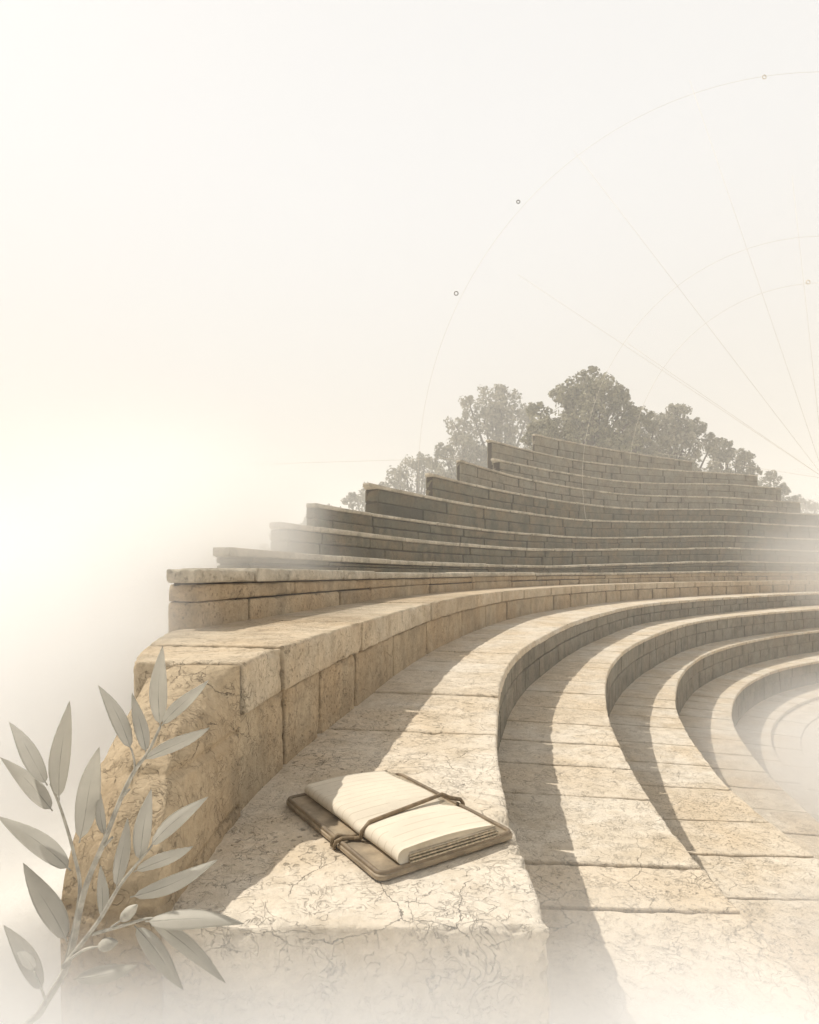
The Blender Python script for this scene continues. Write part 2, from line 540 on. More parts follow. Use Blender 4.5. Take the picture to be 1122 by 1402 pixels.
tier('orchestra_kerb', 'low pale kerb ring at the foot of the lowest stone step', 'kerb', GL,
     T5, T4, ZF, ZF - .08, .05, M['pale'], M['pale'], T5.s_at_y(2.0), T5.L * .9, .6, .95, seed=53)
tier('orchestra_kerb', 'innermost pale kerb ring around the orchestra paving', 'kerb', GL,
     T6, T5, ZF - .05, ZF - .13, .05, M['pale'], M['pale'], T6.s_at_y(2.5), T6.L * .9, .6, .95, seed=59)

# ------------------------------------------------------------------ upper tiers: picture samples of each edge give its height
STEP_W = .45
UP = [  # (left end px, right end px or None, [(px, py) along the top edge])
    (262, None, [(262, 774), (351, 779), (560, 785), (860, 785), (1000, 781)]),
    (318, None, [(300, 739), (452, 757), (560, 769), (760, 779), (1000, 766)]),
    (384, None, [(384, 712), (452, 719), (560, 737), (739, 756), (1000, 748)]),
    (430, None, [(430, 684), (560, 706), (659, 725), (806, 740), (1000, 730)]),
    (505, None, [(505, 658), (560, 671), (667, 694), (811, 717), (1000, 711)]),
    (589, None, [(589, 642), (675, 668), (755, 685), (860, 700), (1000, 693)]),
    (630, 1098, [(635, 623), (694, 650), (785, 670), (860, 680), (1000, 677)]),
    (676, 1072, [(678, 625), (742, 641), (860, 663), (1000, 660)]),
    (669, 1040, [(668, 597), (742, 621), (803, 634), (1000, 646)]),
    (733, 950, [(734, 594), (814, 610), (933, 629)]),
]
UL = ['sunlit-edged tan tier directly above the parapet coping, lowest of the upper tiers',
      'second upper tier from the bottom, tan blocks turning grey to the right',
      'third upper tier from the bottom, dark blocks at its broken near end',
      'fourth upper tier from the bottom, grey blocks under the small bushes',
      'fifth upper tier from the bottom, with deeply notched block joints',
      'sixth upper tier from the bottom, halfway up the lichened bank of seats',
      'seventh upper tier from the bottom, its left end breaking off in mid air',
      'third highest upper tier, short lichened course below the trees',
      'second highest upper tier, with a long thin broken left end',
      'topmost ruined tier, short course right under the dark tree']
prev_z = const(-.18)
prev_w = .44
for i, (xl, xr, smp) in enumerate(UP):
    cur = T0.offset(.44 + STEP_W * i)
    ks = []
    for (px, py) in smp:
        s = cur.s_at_px(px)
        p, _ = cur.loc(s)
        ks.append((s, (HORIZON - py) * p.y / F_PX))
    # straight-line fit with a little settlement
    n = len(ks)
    mx = sum(k[0] for k in ks) / n; mz = sum(k[1] for k in ks) / n
    sl = sum((k[0] - mx) * (k[1] - mz) for k in ks) / max(1e-9, sum((k[0] - mx) ** 2 for k in ks))
    def zf(s, ks=ks, sl=sl, mx=mx, mz=mz):
        lin = mz + sl * (min(s, ks[-1][0]) - mx)
        if s <= ks[0][0]:
            v = ks[0][1]
        elif s >= ks[-1][0]:
            v = ks[-1][1]
        else:
            for a, b in zip(ks, ks[1:]):
                if a[0] <= s <= b[0]:
                    f = (s - a[0]) / (b[0] - a[0])
                    v = a[1] + (b[1] - a[1]) * f
                    break
        return lin * .45 + v * .55
    # ease the settlement into one line, tabulated along the row
    tab = [sum(zf(cur.L * j / 300 + q * .35) * w for q, w in ((-4, 1), (-3, 2), (-2, 3), (-1, 4), (0, 4), (1, 4), (2, 3), (3, 2), (4, 1))) / 24 for j in range(301)]
    def zf(s, tab=tab, L=cur.L):
        x = max(0, min(299.999, s / L * 300))
        j = int(x)
        return tab[j] + (tab[j + 1] - tab[j]) * (x - j)
    s0 = cur.s_at_px(xl)
    s1 = cur.s_at_px(xr) if xr else cur.L * .9
    first = []
    if i == 0:
        first = [cur.s_at_px(x) for x in (351, 474, 514, 594, 650)]
    elif i == 1:
        first = [cur.s_at_px(x) for x in (470, 535, 594, 643)]
    elif i == 4:
        first = [cur.s_at_px(x) for x in (582, 667, 699)]
    pz = prev_z
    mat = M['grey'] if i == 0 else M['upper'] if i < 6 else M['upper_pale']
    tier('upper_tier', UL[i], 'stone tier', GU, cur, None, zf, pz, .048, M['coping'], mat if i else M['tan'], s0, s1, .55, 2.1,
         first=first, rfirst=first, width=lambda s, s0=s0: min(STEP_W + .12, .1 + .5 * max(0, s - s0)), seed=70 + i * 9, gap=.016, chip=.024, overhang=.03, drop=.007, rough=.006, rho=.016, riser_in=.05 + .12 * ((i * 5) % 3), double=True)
    prev_z = zf

# broken near end of the parapet: a battered stump of masonry running forward to the bench end
def broken_end():
    nu, nw = 90, 70
    base = [(-.35, 1.24), (-.352, 1.1), (-.353, .95), (-.354, .842), (-.43, .835), (-.50, .86), (-.56, .98)]
    top = [(-.352, 1.24), (-.385, 1.236), (-.42, 1.232), (-.46, 1.232), (-.50, 1.235), (-.545, 1.25), (-.56, 1.4)]
    def poly(P, t):
        x = t * (len(P) - 1); i = min(int(x), len(P) - 2); f = x - i
        return Vector(P[i]).lerp(Vector(P[i + 1]), f)
    vs, fs = [], []
    for a in range(nu + 1):
        t = a / nu
        b0, t0 = poly(base, t), poly(top, t)
        for c in range(nw + 1):
            h = c / nw
            if h < .3:
                z = -1.1 + (.6) * h / .3; q = b0.copy()
            else:
                f = (h - .3) / .7
                z = -.5 + (.31 - .12 * max(0, t - .6)) * f
                q = b0.lerp(t0, f ** 2.1)
            p = Vector((q.x, q.y, z))
            n = noise.noise(p * 7) * .6 + noise.noise(p * 19 + Vector((3, 1, 2))) * .35 + noise.noise(p * 47) * .2
            amp = .02 * min(1, t * 6)
            n += noise.noise(p * 110) * .12
            p += Vector((.6, -.7, .1)) * n * amp
            # courses: shallow horizontal beds
            bed = abs(((z + 1.1) / .155) % 1 - .5)
            if bed > .455 and t > .02:
                p += Vector((-.5, .7, 0)) * .012
            vs.append(p)
    W = nw + 1
    for a in range(nu):
        for c in range(nw):
            fs.append((a * W + c, (a + 1) * W + c, (a + 1) * W + c + 1, a * W + c + 1))
    # rough top and back
    k0 = len(vs)
    vs.append(Vector((-.5, 1.5, -.2))); vs.append(Vector((-.5, 1.5, -1.1)))
    for a in range(nu):
        fs.append((a * W + nw, (a + 1) * W + nw, k0))
    for c in range(nw):
        fs.append((nu * W + c, k0 if c == nw - 1 else k0 + 1, nu * W + c + 1))
    o = link_mesh('broken_end', vs, fs, M['tan'], wall, sm=True)
    o['label'] = 'battered broken near end of the wall'
broken_end()

# ------------------------------------------------------------------ ground
def ground():
    def axis(lo, hi, dense_lo, dense_hi, d):
        out = []
        x = dense_lo
        while x <= dense_hi + 1e-6:
            out.append(x); x += d
        st, x = d, dense_hi
        while x < hi:
            st *= 1.35; x += st; out.append(min(x, hi))
        st, x = d, dense_lo
        pre = []
        while x > lo:
            st *= 1.35; x -= st; pre.append(max(x, lo))
        return pre[::-1] + out
    xs = axis(-380, 380, -4, 14, .3)
    ys = axis(-180, 400, -1, 20, .3)
    c = T0
    ylist = [(p.y, p.x) for p in c.p]
    def edge_x(y):
        if y <= ylist[0][0]:
            return ylist[0][1]
        for a, b in zip(ylist, ylist[1:]):
            if a[0] <= y <= b[0]:
                return a[1] + (b[1] - a[1]) * (y - a[0]) / max(1e-9, b[0] - a[0])
        return 20 + (y - 20) * 4
    vs, fs = [], []
    for y in ys:
        e = edge_x(y)
        for x in xs:
            if y > 19.9:
                z = -1.0
            else:
                t = min(1, max(0, (x - e - .25) / .35))
                z = -1.0 - 1.3 * t * t * (3 - 2 * t)
                if x > 24:
                    z = -2.3 + 1.3 * min(1, (x - 24) / 8)
                if y < 0:
                    z = z if y > -.9 else -1.0 if x < e else -2.3 + 1.3 * min(1, (-y - .9) / 8)
            if z > -1.5 and abs(x) + abs(y) > 3:
                z += noise.noise(Vector((x * .12, y * .12, 0))) * .18
            vs.append((x, y, z - (.0)))
    n = len(xs)
    for j in range(len(ys) - 1):
        for i in range(n - 1):
            fs.append((j * n + i, j * n + i + 1, (j + 1) * n + i + 1, (j + 1) * n + i))
    o = link_mesh('ground', vs, fs, M['ground'], None, sm=True)
    o['kind'] = 'structure'
ground()

# orchestra paving: a sheet inside the innermost kerb
def orchestra():
    vs, fs = [], []
    pts = [T6.loc(T6.L * i / 60)[0] for i in range(61)]
    for p in pts:
        vs += [(p.x + .0, p.y, ZF - .07), (22, min(p.y, 12), ZF - .07)]
    for i in range(60):
        fs.append((2 * i, 2 * i + 1, 2 * i + 3, 2 * i + 2))
    o = link_mesh('orchestra_floor', vs, fs, M['pale'])
    o['kind'] = 'structure'
orchestra()

# ------------------------------------------------------------------ notebook on the bench
def notebook():
    cx, cy = -.036, 1.213
    ax = Vector((.550, -.835)).normalized()        # length, running towards the viewer's right
    t = thing('notebook', 'leather folder with folded ruled paper sheaf tied by a cord, lying on the bench', 'notebook', None, (cx, cy, Z1))
    t.rotation_euler = (0, 0, math.atan2(ax.x, -ax.y))
    # local frame: y along -ax (towards upper left), x across towards upper right
    def put(o):
        o.parent = t
        return o
    L, W = .405, .30
    # cover board with rounded corners
    def rrect(l, w, r, n=6):
        pts = []
        for (sx, sy_, a0) in ((1, 1, 0), (-1, 1, 90), (-1, -1, 180), (1, -1, 270)):
            for i in range(n + 1):
                a = R(a0 + 90 * i / n)
                pts.append((sx * (w / 2 - r) + r * math.cos(a), sy_ * (l / 2 - r) + r * math.sin(a)))
        return pts
    def slab(name, l, w, r, z0, z1, mat, bev=.0025):
        prof = [(0, z0, bev), (0, z0 + bev, 0), (0, z1 - bev, 0), (0, z1, bev)]
        vs, fs = [], []
        for (_, z, ins) in prof:
            for (x, y) in rrect(l - 2 * ins, w - 2 * ins, r):
                vs.append((x, y, z))
        n = len(vs) // 4
        for q in range(3):
            for i in range(n):
                fs.append((q * n + i, q * n + (i + 1) % n, (q + 1) * n + (i + 1) % n, (q + 1) * n + i))
        fs.append(tuple(range(n))[::-1]); fs.append(tuple(3 * n + i for i in range(n)))
        return link_mesh(name, vs, fs, mat)
    cover = put(slab('cover', L, W, .016, .002, .013, M['board']))
    # raised rim round the cover
    mb = MB()
    rr = rrect(L - .012, W - .012, .013)
    mb.tube([(x, y, .0135) for (x, y) in rr] + [(rr[0][0], rr[0][1], .0135)], .0045, 8, False)
    rim = mb.build('rim', M['rim'], cover, True)
    # paper sheaf: cross-section runs across the width, folded over at the near-left long edge
    sx0, sx1, sl0, sl1 = -.108, .106, -.194, .19
    def sheaf_h(y):
        # two humps, pinched where the cord crosses
        d = (y + .05) / .03
        return .041 - .010 * math.exp(-d * d) + .004 * math.sin((y + .2) * 13)
    def sheet(name, z_lo, z_of, x0, x1, y0, y1, mat, fold=True, par=None):
        n, mseg = 42, 22
        vs, fs = [], []
        for i in range(n + 1):
            y = y0 + (y1 - y0) * i / n
            hgt = z_of(y)
            ring = []
            r = (hgt - z_lo) / 2
            # top from right edge to fold, round the fold, back underneath
            for j in range(mseg + 1):
                f = j / mseg
                x = x1 + (x0 + r - x1) * f
                lift = .004 * math.sin(f * 3.1) + (-.006 * (1 - f) ** 2)
                ring.append((x + .003 * math.sin(y * 30) * (1 - f), y, hgt + lift - (.006 if f < .001 else 0)))
            for j in range(1, 10):
                a = math.pi * j / 10
                ring.append((x0 + r - r * math.sin(a) * 1.0, y, z_lo + r + r * math.cos(a)))
            for j in range(7):
                f = j / 6
                x = x0 + r + (x1 - .006 - x0 - r) * f
                ring.append((x, y, z_lo))
            vs += ring
        m = len(vs) // (n + 1)
        for i in range(n):
            for k in range(m):
                fs.append((i * m + k, i * m + (k + 1) % m, (i + 1) * m + (k + 1) % m, (i + 1) * m + k))
        fs.append(tuple(range(m))); fs.append(tuple(n * m + k for k in range(m))[::-1])
        return link_mesh(name, vs, fs, mat, par, True)
    sheaf = put(sheet('paper_sheaf', .0145, sheaf_h, sx0, sx1, sl0, sl1, M['paper']))
    # inner leaves showing at the open right edge and the near end
    for q in range(4):
        z0 = .017 + q * .0046
        mb = MB()
        x1 = sx1 + .006 - .003 * q + (.002 if q % 2 else 0)
        ys = [sl0 - .006 + .002 * q + (sl1 - sl0 + .004) * i / 14 for i in range(15)]
        vs, fs = [], []
        for y in ys:
            dz = (sheaf_h(y) - .041) * .45 * q / 3
            wv = .0012 * math.sin(y * 40 + q)
            for (x, dzz) in ((sx0 + .022, 0), (x1 + wv, -.0008), (x1 + wv, .0022), (sx0 + .022, .003)):
                vs.append((x, y, z0 + dz + dzz))
        for i in range(14):
            for k in range(4):
                fs.append((i * 4 + k, i * 4 + (k + 1) % 4, (i + 1) * 4 + (k + 1) % 4, (i + 1) * 4 + k))
        fs += [(0, 1, 2, 3), tuple(56 + k for k in range(4))[::-1]]
        mb.add(vs, fs)
        mb.build('page_leaf', M['leaves_edge'], sheaf, True)
    # cord: over the sheaf, round its fold, across the cover and round the board edge
    mb = MB()
    def top(x, y):
        return sheaf_h(y) + .003 + .004 * math.sin((sx1 - x) / (sx1 - sx0 - .015) * 3.1)
    ya, yb = -.03, -.072
    path = [(W / 2 + .006, ya - .004, .004), (W / 2 + .008, ya - .003, .012), (W / 2 + .003, ya, .021), (sx1 + .02, ya, .03)]
    for i in range(12):
        f = i / 11
        x = sx1 - .002 + (sx0 + .018 - sx1) * f
        y = ya + (yb - ya) * f
        path.append((x, y, top(x, y) + .001))
    path += [(sx0 + .006, yb - .004, .0385), (sx0 - .003, yb - .004, .031), (sx0 - .003, yb - .002, .024), (sx0 - .004, yb, .0185), (sx0 - .012, yb + .006, .0178)]
    mb.tube(path, .0042, 8)
    path2 = [(sx0 - .004, yb + .012, .0178), (sx0 - .016, yb + .016, .0182), (-W / 2 + .016, yb + .024, .0185),
             (-W / 2 + .006, yb + .027, .0215), (-W / 2 - .004, yb + .028, .017), (-W / 2 - .005, yb + .028, .007), (-W / 2 + .004, yb + .028, .0)]
    mb.tube(path2, .0042, 8)
    path3 = [(sx0 - .006, yb + .004, .0178), (-W / 2 + .02, yb + .012, .0182), (-W / 2 + .008, yb + .013, .0205), (-W / 2 - .003, yb + .014, .0175), (-W / 2 - .0058, yb + .017, .009), (-W / 2 - .003, yb + .022, .002)]
    mb.tube(path3, .0036, 8)
    put(mb.build('cord', M['cord'], None, True))
    return t
notebook()

# ------------------------------------------------------------------ sprig plant in front of the wall
def sprig():
    t = thing('laurel_shrub', 'grey sprig shrub with long pointed leaves and small buds before the broken wall end', 'shrub', None, (-.50, .77, -1.0))
    base = Vector(t.location)
    def P(zx, zy, d):
        return at(zx * .3865, 860 + zy * .3865, d) - base
    def crv(pts, n=6):
        c = [p for p in pts]
        out = []
        Q = [c[0] * 2 - c[1]] + c + [c[-1] * 2 - c[-2]]
        for i in range(1, len(Q) - 2):
            for j in range(n):
                u = j / n
                p0, p1, p2, p3 = Q[i - 1:i + 3]
                out.append(.5 * ((2 * p1) + (p2 - p0) * u + (2 * p0 - 5 * p1 + 4 * p2 - p3) * u * u + (3 * p1 - p0 - 3 * p2 + p3) * u ** 3))
        out.append(c[-1])
        return out
    def branch(pts, r0, r1):
        mb = MB()
        q = crv(pts)
        mb.tube(q, [r0 + (r1 - r0) * i / (len(q) - 1) for i in range(len(q))], 8)
        return mb.build('branch', M['stem'], t, True)
    g = Vector((0, 0, 0))
    dA, dB, dC, dD = .76, .79, .72, .70
    branch([g, P(60, 1560, .77), P(150, 1350, .76), P(240, 1190, .76), P(300, 930, dA), P(370, 755, dA), P(430, 600, dA), P(478, 505, dA), P(525, 440, dA), P(568, 350, dA)], .0052, .0016)
    branch([P(225, 1230, .765), P(282, 950, .78), P(262, 800, dB), P(215, 640, dB), P(178, 550, dB)], .003, .0012)
    branch([P(225, 1200, .755), P(345, 1045, .735), P(420, 920, dC), P(490, 830, dC), P(540, 770, dC)], .0032, .0012)
    branch([P(330, 1085, .74), P(450, 1050, .71), P(520, 1030, dD), P(575, 1030, dD)], .0022, .0011)
    branch([P(478, 505, dA), P(476, 470, dA), P(465, 425, dA)], .0016, .001)
    branch([P(372, 770, dA), P(398, 742, .75)], .002, .0016)
    branch([P(440, 590, dA), P(458, 572, .75)], .002, .0014)
    branch([P(240, 1180, .75), P(300, 1140, .735), P(355, 1128, .73)], .0022, .0012)
    branch([P(395, 1060, .72), P(430, 1035, .715)], .0014, .001)
    branch([P(165, 1330, .755), P(140, 1260, .765), P(120, 1215, .77)], .0016, .001)
    # leaves: base, tip, width (all in the enlarged-crop units), distance at base and tip, fold
    LV = [((568, 350), (575, 62), 60, dA, .74), ((580, 350), (732, 178), 48, dA, .70), ((515, 475), (737, 346), 50, dA, .71),
          ((466, 432), (348, 203), 54, dA, .80), ((512, 445), (474, 228), 46, dA, .79), ((268, 760), (365, 423), 78, .775, .74),
          ((368, 735), (356, 578), 32, dA, .78), ((217, 610), (238, 258), 68, dB, .80), ((178, 552), (22, 338), 58, dB, .84),
          ((190, 645), (-2, 460), 58, dB, .83), ((245, 865), (-2, 660), 68, .785, .82), ((228, 1120), (92, 826), 78, .765, .80),
          ((490, 830), (540, 570), 60, dC, .74), ((535, 778), (735, 592), 56, dC, .68), ((420, 922), (445, 673), 50, dC, .74),
          ((478, 868), (682, 770), 50, dC, .69), ((462, 950), (773, 826), 58, dC, .68), ((356, 1030), (362, 840), 40, .735, .75),
          ((520, 1030), (865, 1058), 66, dD, .66), ((530, 1035), (803, 1256), 54, dD, .68), ((470, 1062), (657, 1275), 62, .71, .69),
          ((262, 1255), (487, 1186), 58, .75, .72), ((150, 1290), (14, 1052), 62, .77, .80), ((120, 1215), (60, 1130), 40, .77, .79)]
    for i, (a, b, w, d0, d1) in enumerate(LV):
        A, B = P(a[0], a[1], d0), P(b[0], b[1], d1)
        ax = B - A
        Ln = ax.length
        ax.normalize()
        wd = w * .3865 * (d0 + d1) / 2 / F_PX
        view = ((A + B) / 2 + base).normalized()
        side = ax.cross(view).normalized()
        tw = random.uniform(-.35, .35)
        side = (Matrix.Rotation(tw, 3, ax) @ side).normalized()
        nrm = side.cross(ax).normalized()
        bend = random.uniform(-.05, .06) * Ln
        NL, NW = 22, 8
        vs, fs = [], []
        for layer in (0, 1):
            for p in range(NL + 1):
                u = p / NL
                prof = (math.sin(math.pi * min(1, u ** .85)) ** .85) * (1 - .25 * u)
                if u < .06:
                    prof = .06
                half = wd * .56 * prof
                c = A + ax * (u * Ln) + nrm * bend * math.sin(math.pi * u) + side * (.03 * Ln * math.sin(u * 3.3 + i))
                for q in range(NW + 1):
                    s = q / NW * 2 - 1
                    zz = abs(s) * half * .3 + (.0004 if abs(s) < .01 else 0)
                    zz += .0006 * math.sin(u * 55 + abs(s) * 5) * abs(s)
                    vs.append(c + side * (s * half) + nrm * (zz + (-.0007 if layer else 0)))
        S = (NL + 1) * (NW + 1)
        for p in range(NL):
            for q in range(NW):
                a0 = p * (NW + 1) + q
                fs.append((a0, a0 + 1, a0 + NW + 2, a0 + NW + 1))
                fs.append((S + a0, S + a0 + NW + 1, S + a0 + NW + 2, S + a0 + 1))
        for p in range(NL):
            for q0 in (0, NW):
                a0 = p * (NW + 1) + q0
                fs.append((a0, a0 + NW + 1, S + a0 + NW + 1, S + a0))
        lf = link_mesh('leaf', vs, fs, M['sprig'], t, True)
        # midrib
        mb = MB()
        mid = [vs[p * (NW + 1) + NW // 2] + nrm * -.0003 for p in range(NL + 1)]
        mb.tube(mid, [.0008 - .0006 * p / NL for p in range(NL + 1)], 6)
        mb.build('midrib', M['stem'], lf, True)
    for (a, b, w, d) in (((430, 1036), (487, 980), 42, .715), ((350, 1128), (418, 1113), 44, .73)):
        A, B = P(a[0], a[1], d), P(b[0], b[1], d - .01)
        mb = MB()
        n = 14
        wd = w * .3865 * d / F_PX / 2
        mb.tube([A.lerp(B, i / n) for i in range(n + 1)], [max(.0003, wd * math.sin(math.pi * (i / n) ** .8) ** .8) for i in range(n + 1)], 12)
        mb.build('bud', M['stem'], t, True)
sprig()

# ------------------------------------------------------------------ trees behind the upper tiers
def tree(name, label, px, ytop, wpx, depth, mat, nlobes=16, nleaf=330, group='trees behind the stone tiers', seed=0, cat='tree', ybase=None):
    rnd = random.Random(seed)
    m = depth / F_PX
    gz = -1.0
    topz = (HORIZON - ytop) * m
    x = (px - 561) * m
    t = thing(name, label, cat, group, (x, depth, gz))
    H = topz - gz
    Wd = wpx * m
    cb = (HORIZON - ybase) * m - gz if ybase else H - Wd * .95     # crown base height
    cb = max(.12 * H, cb)
    ch = H - cb
    # lobes: a broad body of rounded masses with a few lobed peaks
    lobes = []
    for i in range(nlobes):
        f = (i + .5) / nlobes
        h = cb + ch * (.1 + .74 * f)
        spread = Wd * .5 * (1 - .72 * f ** 2.2)
        a = i * 2.399 + rnd.uniform(-.5, .5)
        rr = spread * rnd.uniform(.35, .8)
        r = Wd * (.2 - .07 * f) * rnd.uniform(.8, 1.25)
        lobes.append((Vector((math.cos(a) * rr, math.sin(a) * rr * .6, h)), r))
    for (fx, fh) in ((0, 1), (-.24, .86), (.26, .83), (-.4, .68), (.42, .64)):
        r = Wd * .105 * rnd.uniform(.85, 1.15)
        lobes.append((Vector((fx * Wd + rnd.uniform(-.03, .03) * Wd, rnd.uniform(-.1, .1) * Wd, cb + ch * fh - r)), r))
    # trunk and limbs
    mb = MB()
    tr = Wd * .03 + .03
    trunk = [Vector((0, 0, -.2)), Vector((rnd.uniform(-.1, .1), 0, cb * .6)), Vector((rnd.uniform(-.15, .15), .05, cb + ch * .35)), Vector((0, 0, cb + ch * .8))]
    mb.tube(trunk, [tr * 1.3, tr, tr * .7, tr * .2], 9)
    for (c, r) in lobes:
        s = trunk[1].lerp(trunk[2], rnd.uniform(.2, 1))
        midp = s.lerp(c, .55) + Vector((0, 0, -.06 * Wd))
        mb.tube([s, midp, c, c + Vector((rnd.uniform(-1, 1), rnd.uniform(-1, 1), .8)) * r * .6], [tr * .5, tr * .34, tr * .2, tr * .06], 6)
    mb.build('trunk', M['bark'], t, True)
    # foliage: bunches of small leaf-shaped faces; every lobe carries lesser knobs on its skin
    vs, fs = [], []
    ls = .011 * Wd + .045
    def leaf(p, out):
        n = (out + Vector((rnd.uniform(-1, 1), rnd.uniform(-1, 1), rnd.uniform(-.6, 1))) * .9).normalized()
        a = n.orthogonal().normalized()
        a = Matrix.Rotation(rnd.uniform(0, 6.28), 3, n) @ a
        b = n.cross(a)
        l, w = ls * rnd.uniform(.7, 1.4), ls * rnd.uniform(.4, .7)
        k = len(vs)
        vs.extend([p - a * l, p - a * l * .2 + b * w, p + a * l, p - a * l * .2 - b * w + n * .25 * w])
        fs.append((k, k + 1, k + 2, k + 3))
    for (c, r) in lobes:
        knobs = [(c, r * .75, int(nleaf * .3))]
        for q in range(7):
            d = Vector((rnd.gauss(0, 1), rnd.gauss(0, 1), rnd.gauss(.25, 1))).normalized()
            knobs.append((c + d * r * .8, r * rnd.uniform(.24, .4), int(nleaf * .085)))
        for (kc, kr, cnt) in knobs:
            for _ in range(cnt):
                d = Vector((rnd.gauss(0, 1), rnd.gauss(0, 1), rnd.gauss(0, 1))).normalized()
                leaf(kc + d * kr * rnd.uniform(.35, 1) ** .5, d)
    link_mesh('crown', vs, fs, mat, t)
    return t

TREES = [
    ('tree', 'tallest dark tree with a peaked lobed crown, rising behind the topmost tier', 808, 500, 160, 30, 'foliage', 20, 420),
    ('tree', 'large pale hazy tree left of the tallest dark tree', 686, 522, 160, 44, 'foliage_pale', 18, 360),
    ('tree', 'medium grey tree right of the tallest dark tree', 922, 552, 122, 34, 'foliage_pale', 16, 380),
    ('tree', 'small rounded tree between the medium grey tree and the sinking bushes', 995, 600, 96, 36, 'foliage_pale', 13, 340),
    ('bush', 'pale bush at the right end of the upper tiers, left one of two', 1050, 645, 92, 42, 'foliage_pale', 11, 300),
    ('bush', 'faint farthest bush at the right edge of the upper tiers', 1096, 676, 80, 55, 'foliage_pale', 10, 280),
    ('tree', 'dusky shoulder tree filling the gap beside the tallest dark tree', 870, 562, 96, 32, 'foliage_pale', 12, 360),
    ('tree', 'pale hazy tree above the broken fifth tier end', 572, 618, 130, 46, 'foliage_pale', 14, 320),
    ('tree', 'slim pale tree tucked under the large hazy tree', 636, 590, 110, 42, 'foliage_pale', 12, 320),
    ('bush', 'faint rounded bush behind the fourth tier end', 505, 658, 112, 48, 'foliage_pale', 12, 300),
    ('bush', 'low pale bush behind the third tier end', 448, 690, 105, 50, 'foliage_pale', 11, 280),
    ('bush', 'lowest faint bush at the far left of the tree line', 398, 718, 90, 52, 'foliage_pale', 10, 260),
    ('tree', 'small dark tree wedged between the two tall trees', 752, 568, 84, 27, 'foliage', 11, 340),
]
for i, (nm, lb, px, yt, w, d, mt, nl, nf) in enumerate(TREES):
    tree(nm, lb, px, yt, w, d, M[mt], nl, nf, seed=100 + i, cat=nm, group='trees behind the stone tiers' if nm == 'tree' else 'bushes behind the stone tiers')

# ------------------------------------------------------------------ drawn construction lines, arcs and spokes, built as wire above the theatre
def diagram():
    d = 14.5
    m = d / F_PX
    c = at(1130, 655, d)
    t = thing('drafting_lines', 'drawn construction arcs and spokes with small ring nodes, built as faint wire above the tiers', 'construction lines', None, c)
    def V(px, py):
        return at(px, py, d) - c
    rt = .0034
    def arc(r, a0, a1):
        mb = MB()
        n = 90
        mb.tube([Vector((math.cos(R(a0 + (a1 - a0) * i / n)) * r * m, 0, math.sin(R(a0 + (a1 - a0) * i / n)) * r * m)) for i in range(n + 1)], rt, 6)
        mb.build('arc', M['wire'], t, True)
    arc(557, 90, 182)
    arc(332, 84, 190)
    arc(268, 84, 175)
    def line(a, b, r=rt):
        mb = MB()
        mb.tube([V(*a), V(*b)], r, 6)
        mb.build('spoke', M['wire'], t, True)
    for a in ((710, 376), (785, 205), (945, 110), (1085, 240), (860, 470), (900, 620)):
        line(a, (1130, 655))
    line((300, 637), (640, 627))
    for (x, y, dk, s) in ((625, 401.5, 1, 2.6), (710, 276, 1, 2.2), (1047, 105, 0, 2.6), (1107, 386, 0, 2.6)):
        mb = MB()
        p = V(x, y)
        mb.tube([p + Vector((math.cos(a * math.pi / 10), 0, math.sin(a * math.pi / 10))) * s * m for a in range(21)], .011, 8, False)
        mb.build('ring_node', M['node' if dk else 'wire'], t, True)
diagram()

# ------------------------------------------------------------------ air
def haze():
    m = bpy.data.materials.new('haze_air')
    m.use_nodes = True
    nt = m.node_tree
    nt.nodes.clear()
    out = nt.nodes.new('ShaderNodeOutputMaterial')
    pv = nt.nodes.new('ShaderNodeVolumePrincipled')
    pv.inputs['Color'].default_value = (.985, .97, .94, 1)
    pv.inputs['Density'].default_value = .009
    nt.links.new(pv.outputs[0], out.inputs['Volume'])
    x0, x1, y0, y1, z0, z1 = -400, 400, -200, 420, -3.6, 15.6
    vs = [(x, y, z) for z in (z0, z1) for y in (y0, y1) for x in (x0, x1)]
    fs = [(0, 2, 3, 1), (4, 5, 7, 6), (0, 1, 5, 4), (2, 6, 7, 3), (0, 4, 6, 2), (1, 3, 7, 5)]
    o = link_mesh('haze', vs, fs, m)
    o['kind'] = 'stuff'
haze()

def fade_mist(c, rad, dens, scale, seed, g=-.6):  # added volumes that whiten the edges of the view
    """an added vapour bank imitating a fade to white: a closed egg, thinning to nothing at its skin"""
    bm = bmesh.new()
    bmesh.ops.create_icosphere(bm, subdivisions=4, radius=1)
    me = bpy.data.meshes.new('fade_mist')
    bm.to_mesh(me); bm.free()
    o = bpy.data.objects.new('fade_mist', me)
    COL.objects.link(o)
    o.location = c; o.scale = rad
    o['kind'] = 'stuff'
    m = bpy.data.materials.new('fade_vapour')
    m.use_nodes = True
    nt = m.node_tree
    nt.nodes.clear()
    k = NT(nt)
    out = k.n('ShaderNodeOutputMaterial')
    co = k.n('ShaderNodeTexCoord').outputs['Object']
    ln = k.n('ShaderNodeVectorMath', operation='LENGTH'); k.put(ln, 0, co)
    f, _ = k.noise(k.vmath('ADD', co, (seed, seed, 0)), scale, 2, .5)
    r = k.math('ADD', ln.outputs['Value'], k.math('MULTIPLY', k.math('SUBTRACT', f, .5), .4))
    d = k.math('MULTIPLY', k.step(r, .25, .95, 1, 0), dens)
    pv = k.n('ShaderNodeVolumePrincipled')
    pv.inputs['Color'].default_value = (.998, .996, .992, 1)
    pv.inputs['Anisotropy'].default_value = g
    k.put(pv, 'Density', d)
    nt.links.new(pv.outputs[0], out.inputs['Volume'])
    me.materials.append(m)
    return o
fade_mist((-.1, .6, -1.0), (1.6, .7, .68), 17.0, 2.0, 1)
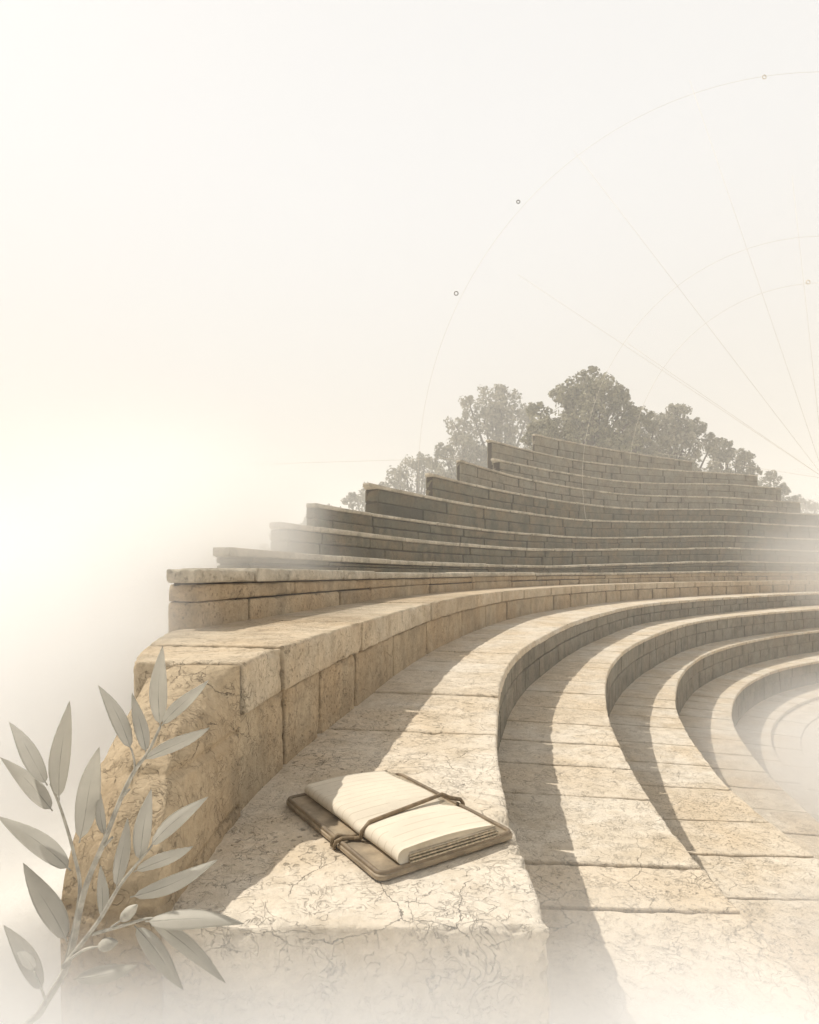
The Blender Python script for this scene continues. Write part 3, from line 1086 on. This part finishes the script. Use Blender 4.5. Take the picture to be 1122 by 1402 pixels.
fade_mist((2.2, 1.7, -1.45), (1.35, 1.25, .62), 3.6, 2.0, 3)
fade_mist((-1.12, 1.6, -.3), (.68, 1.15, .64), 2.5, 2.0, 7)
fade_mist((-1.2, 3.3, .2), (1.0, 1.7, .8), 1.15, 2.0, 13)
fade_mist((-.8, .6, -.85), (.66, .42, .5), 7.0, 2.0, 11)
fade_mist((4.9, 3.6, -1.75), (3.6, 4.2, 1.4), 1.15, 2.0, 5)
fade_mist((12.2, 14.5, .3), (4.6, 6.0, 2.8), .22, 2.0, 9)

# ------------------------------------------------------------------ light, sky, camera
SUN_EL, SUN_AZ = 53.5, 24.0          # light travels to +x and a little towards the viewer
w = bpy.data.worlds.new('World')
SC.world = w
w.use_nodes = True
nt = w.node_tree
k = NT(nt)
bg = nt.nodes['Background']
sky = k.n('ShaderNodeTexSky', sky_type='NISHITA')
sky.sun_disc = False
dirv = Vector((-math.cos(R(SUN_AZ)) * math.cos(R(SUN_EL)), math.sin(R(SUN_AZ)) * math.cos(R(SUN_EL)), math.sin(R(SUN_EL))))   # towards the sun
sky.sun_elevation = R(SUN_EL)
sky.sun_rotation = math.atan2(dirv.x, dirv.y)
sky.dust_density = 6
sky.air_density = 1
tc = k.n('ShaderNodeTexCoord').outputs['Generated']
sp = k.n('ShaderNodeSeparateXYZ'); k.put(sp, 0, tc)
veil = k.mix(k.step(sp.outputs['Z'], .0, .6), (8.15, 7.45, 6.3), (9.7, 9.55, 9.3))      # high thin cloud veil, bright round the horizon beside the sun
veil = k.mix(k.step(sp.outputs['Z'], .74, .95), veil, (3.6, 3.7, 3.8))                # darkened overhead, above the view, to deepen the shade
veil = k.mix(k.step(sp.outputs['Y'], -.05, -.6), veil, (3.4, 3.4, 3.4))               # and darkened behind the camera, for the same deeper shade
col = k.mix(.9, sky.outputs[0], veil)
nt.links.new(col, bg.inputs['Color'])
bg.inputs['Strength'].default_value = .1

sl = bpy.data.lights.new('sun', 'SUN')
sl.energy = 4.6
sl.angle = R(.6)
sl.color = (1, .95, .87)
so = bpy.data.objects.new('sun', sl)
COL.objects.link(so)
so.rotation_euler = (-dirv).to_track_quat('-Z', 'Y').to_euler()
so.location = dirv * 30

cam = bpy.data.cameras.new('camera')
cam.sensor_fit = 'HORIZONTAL'
cam.sensor_width = 36
cam.lens = 36 * F_PX / 1122
cam.shift_y = (HORIZON - 701) / 1122
cam.clip_start = .02
cam.clip_end = 3000
co = bpy.data.objects.new('camera', cam)
COL.objects.link(co)
co.rotation_euler = (R(90), 0, 0)
SC.camera = co

SC.view_settings.view_transform = 'Standard'
SC.view_settings.look = 'None'
SC.view_settings.exposure = 0
SC.view_settings.gamma = 1
SC.cycles.use_denoising = True
SC.cycles.max_bounces = 12
SC.cycles.diffuse_bounces = 4
SC.cycles.volume_bounces = 10
SC.cycles.volume_step_rate = 2
SC.cycles.volume_max_steps = 128
SC.cycles.transparent_max_bounces = 8
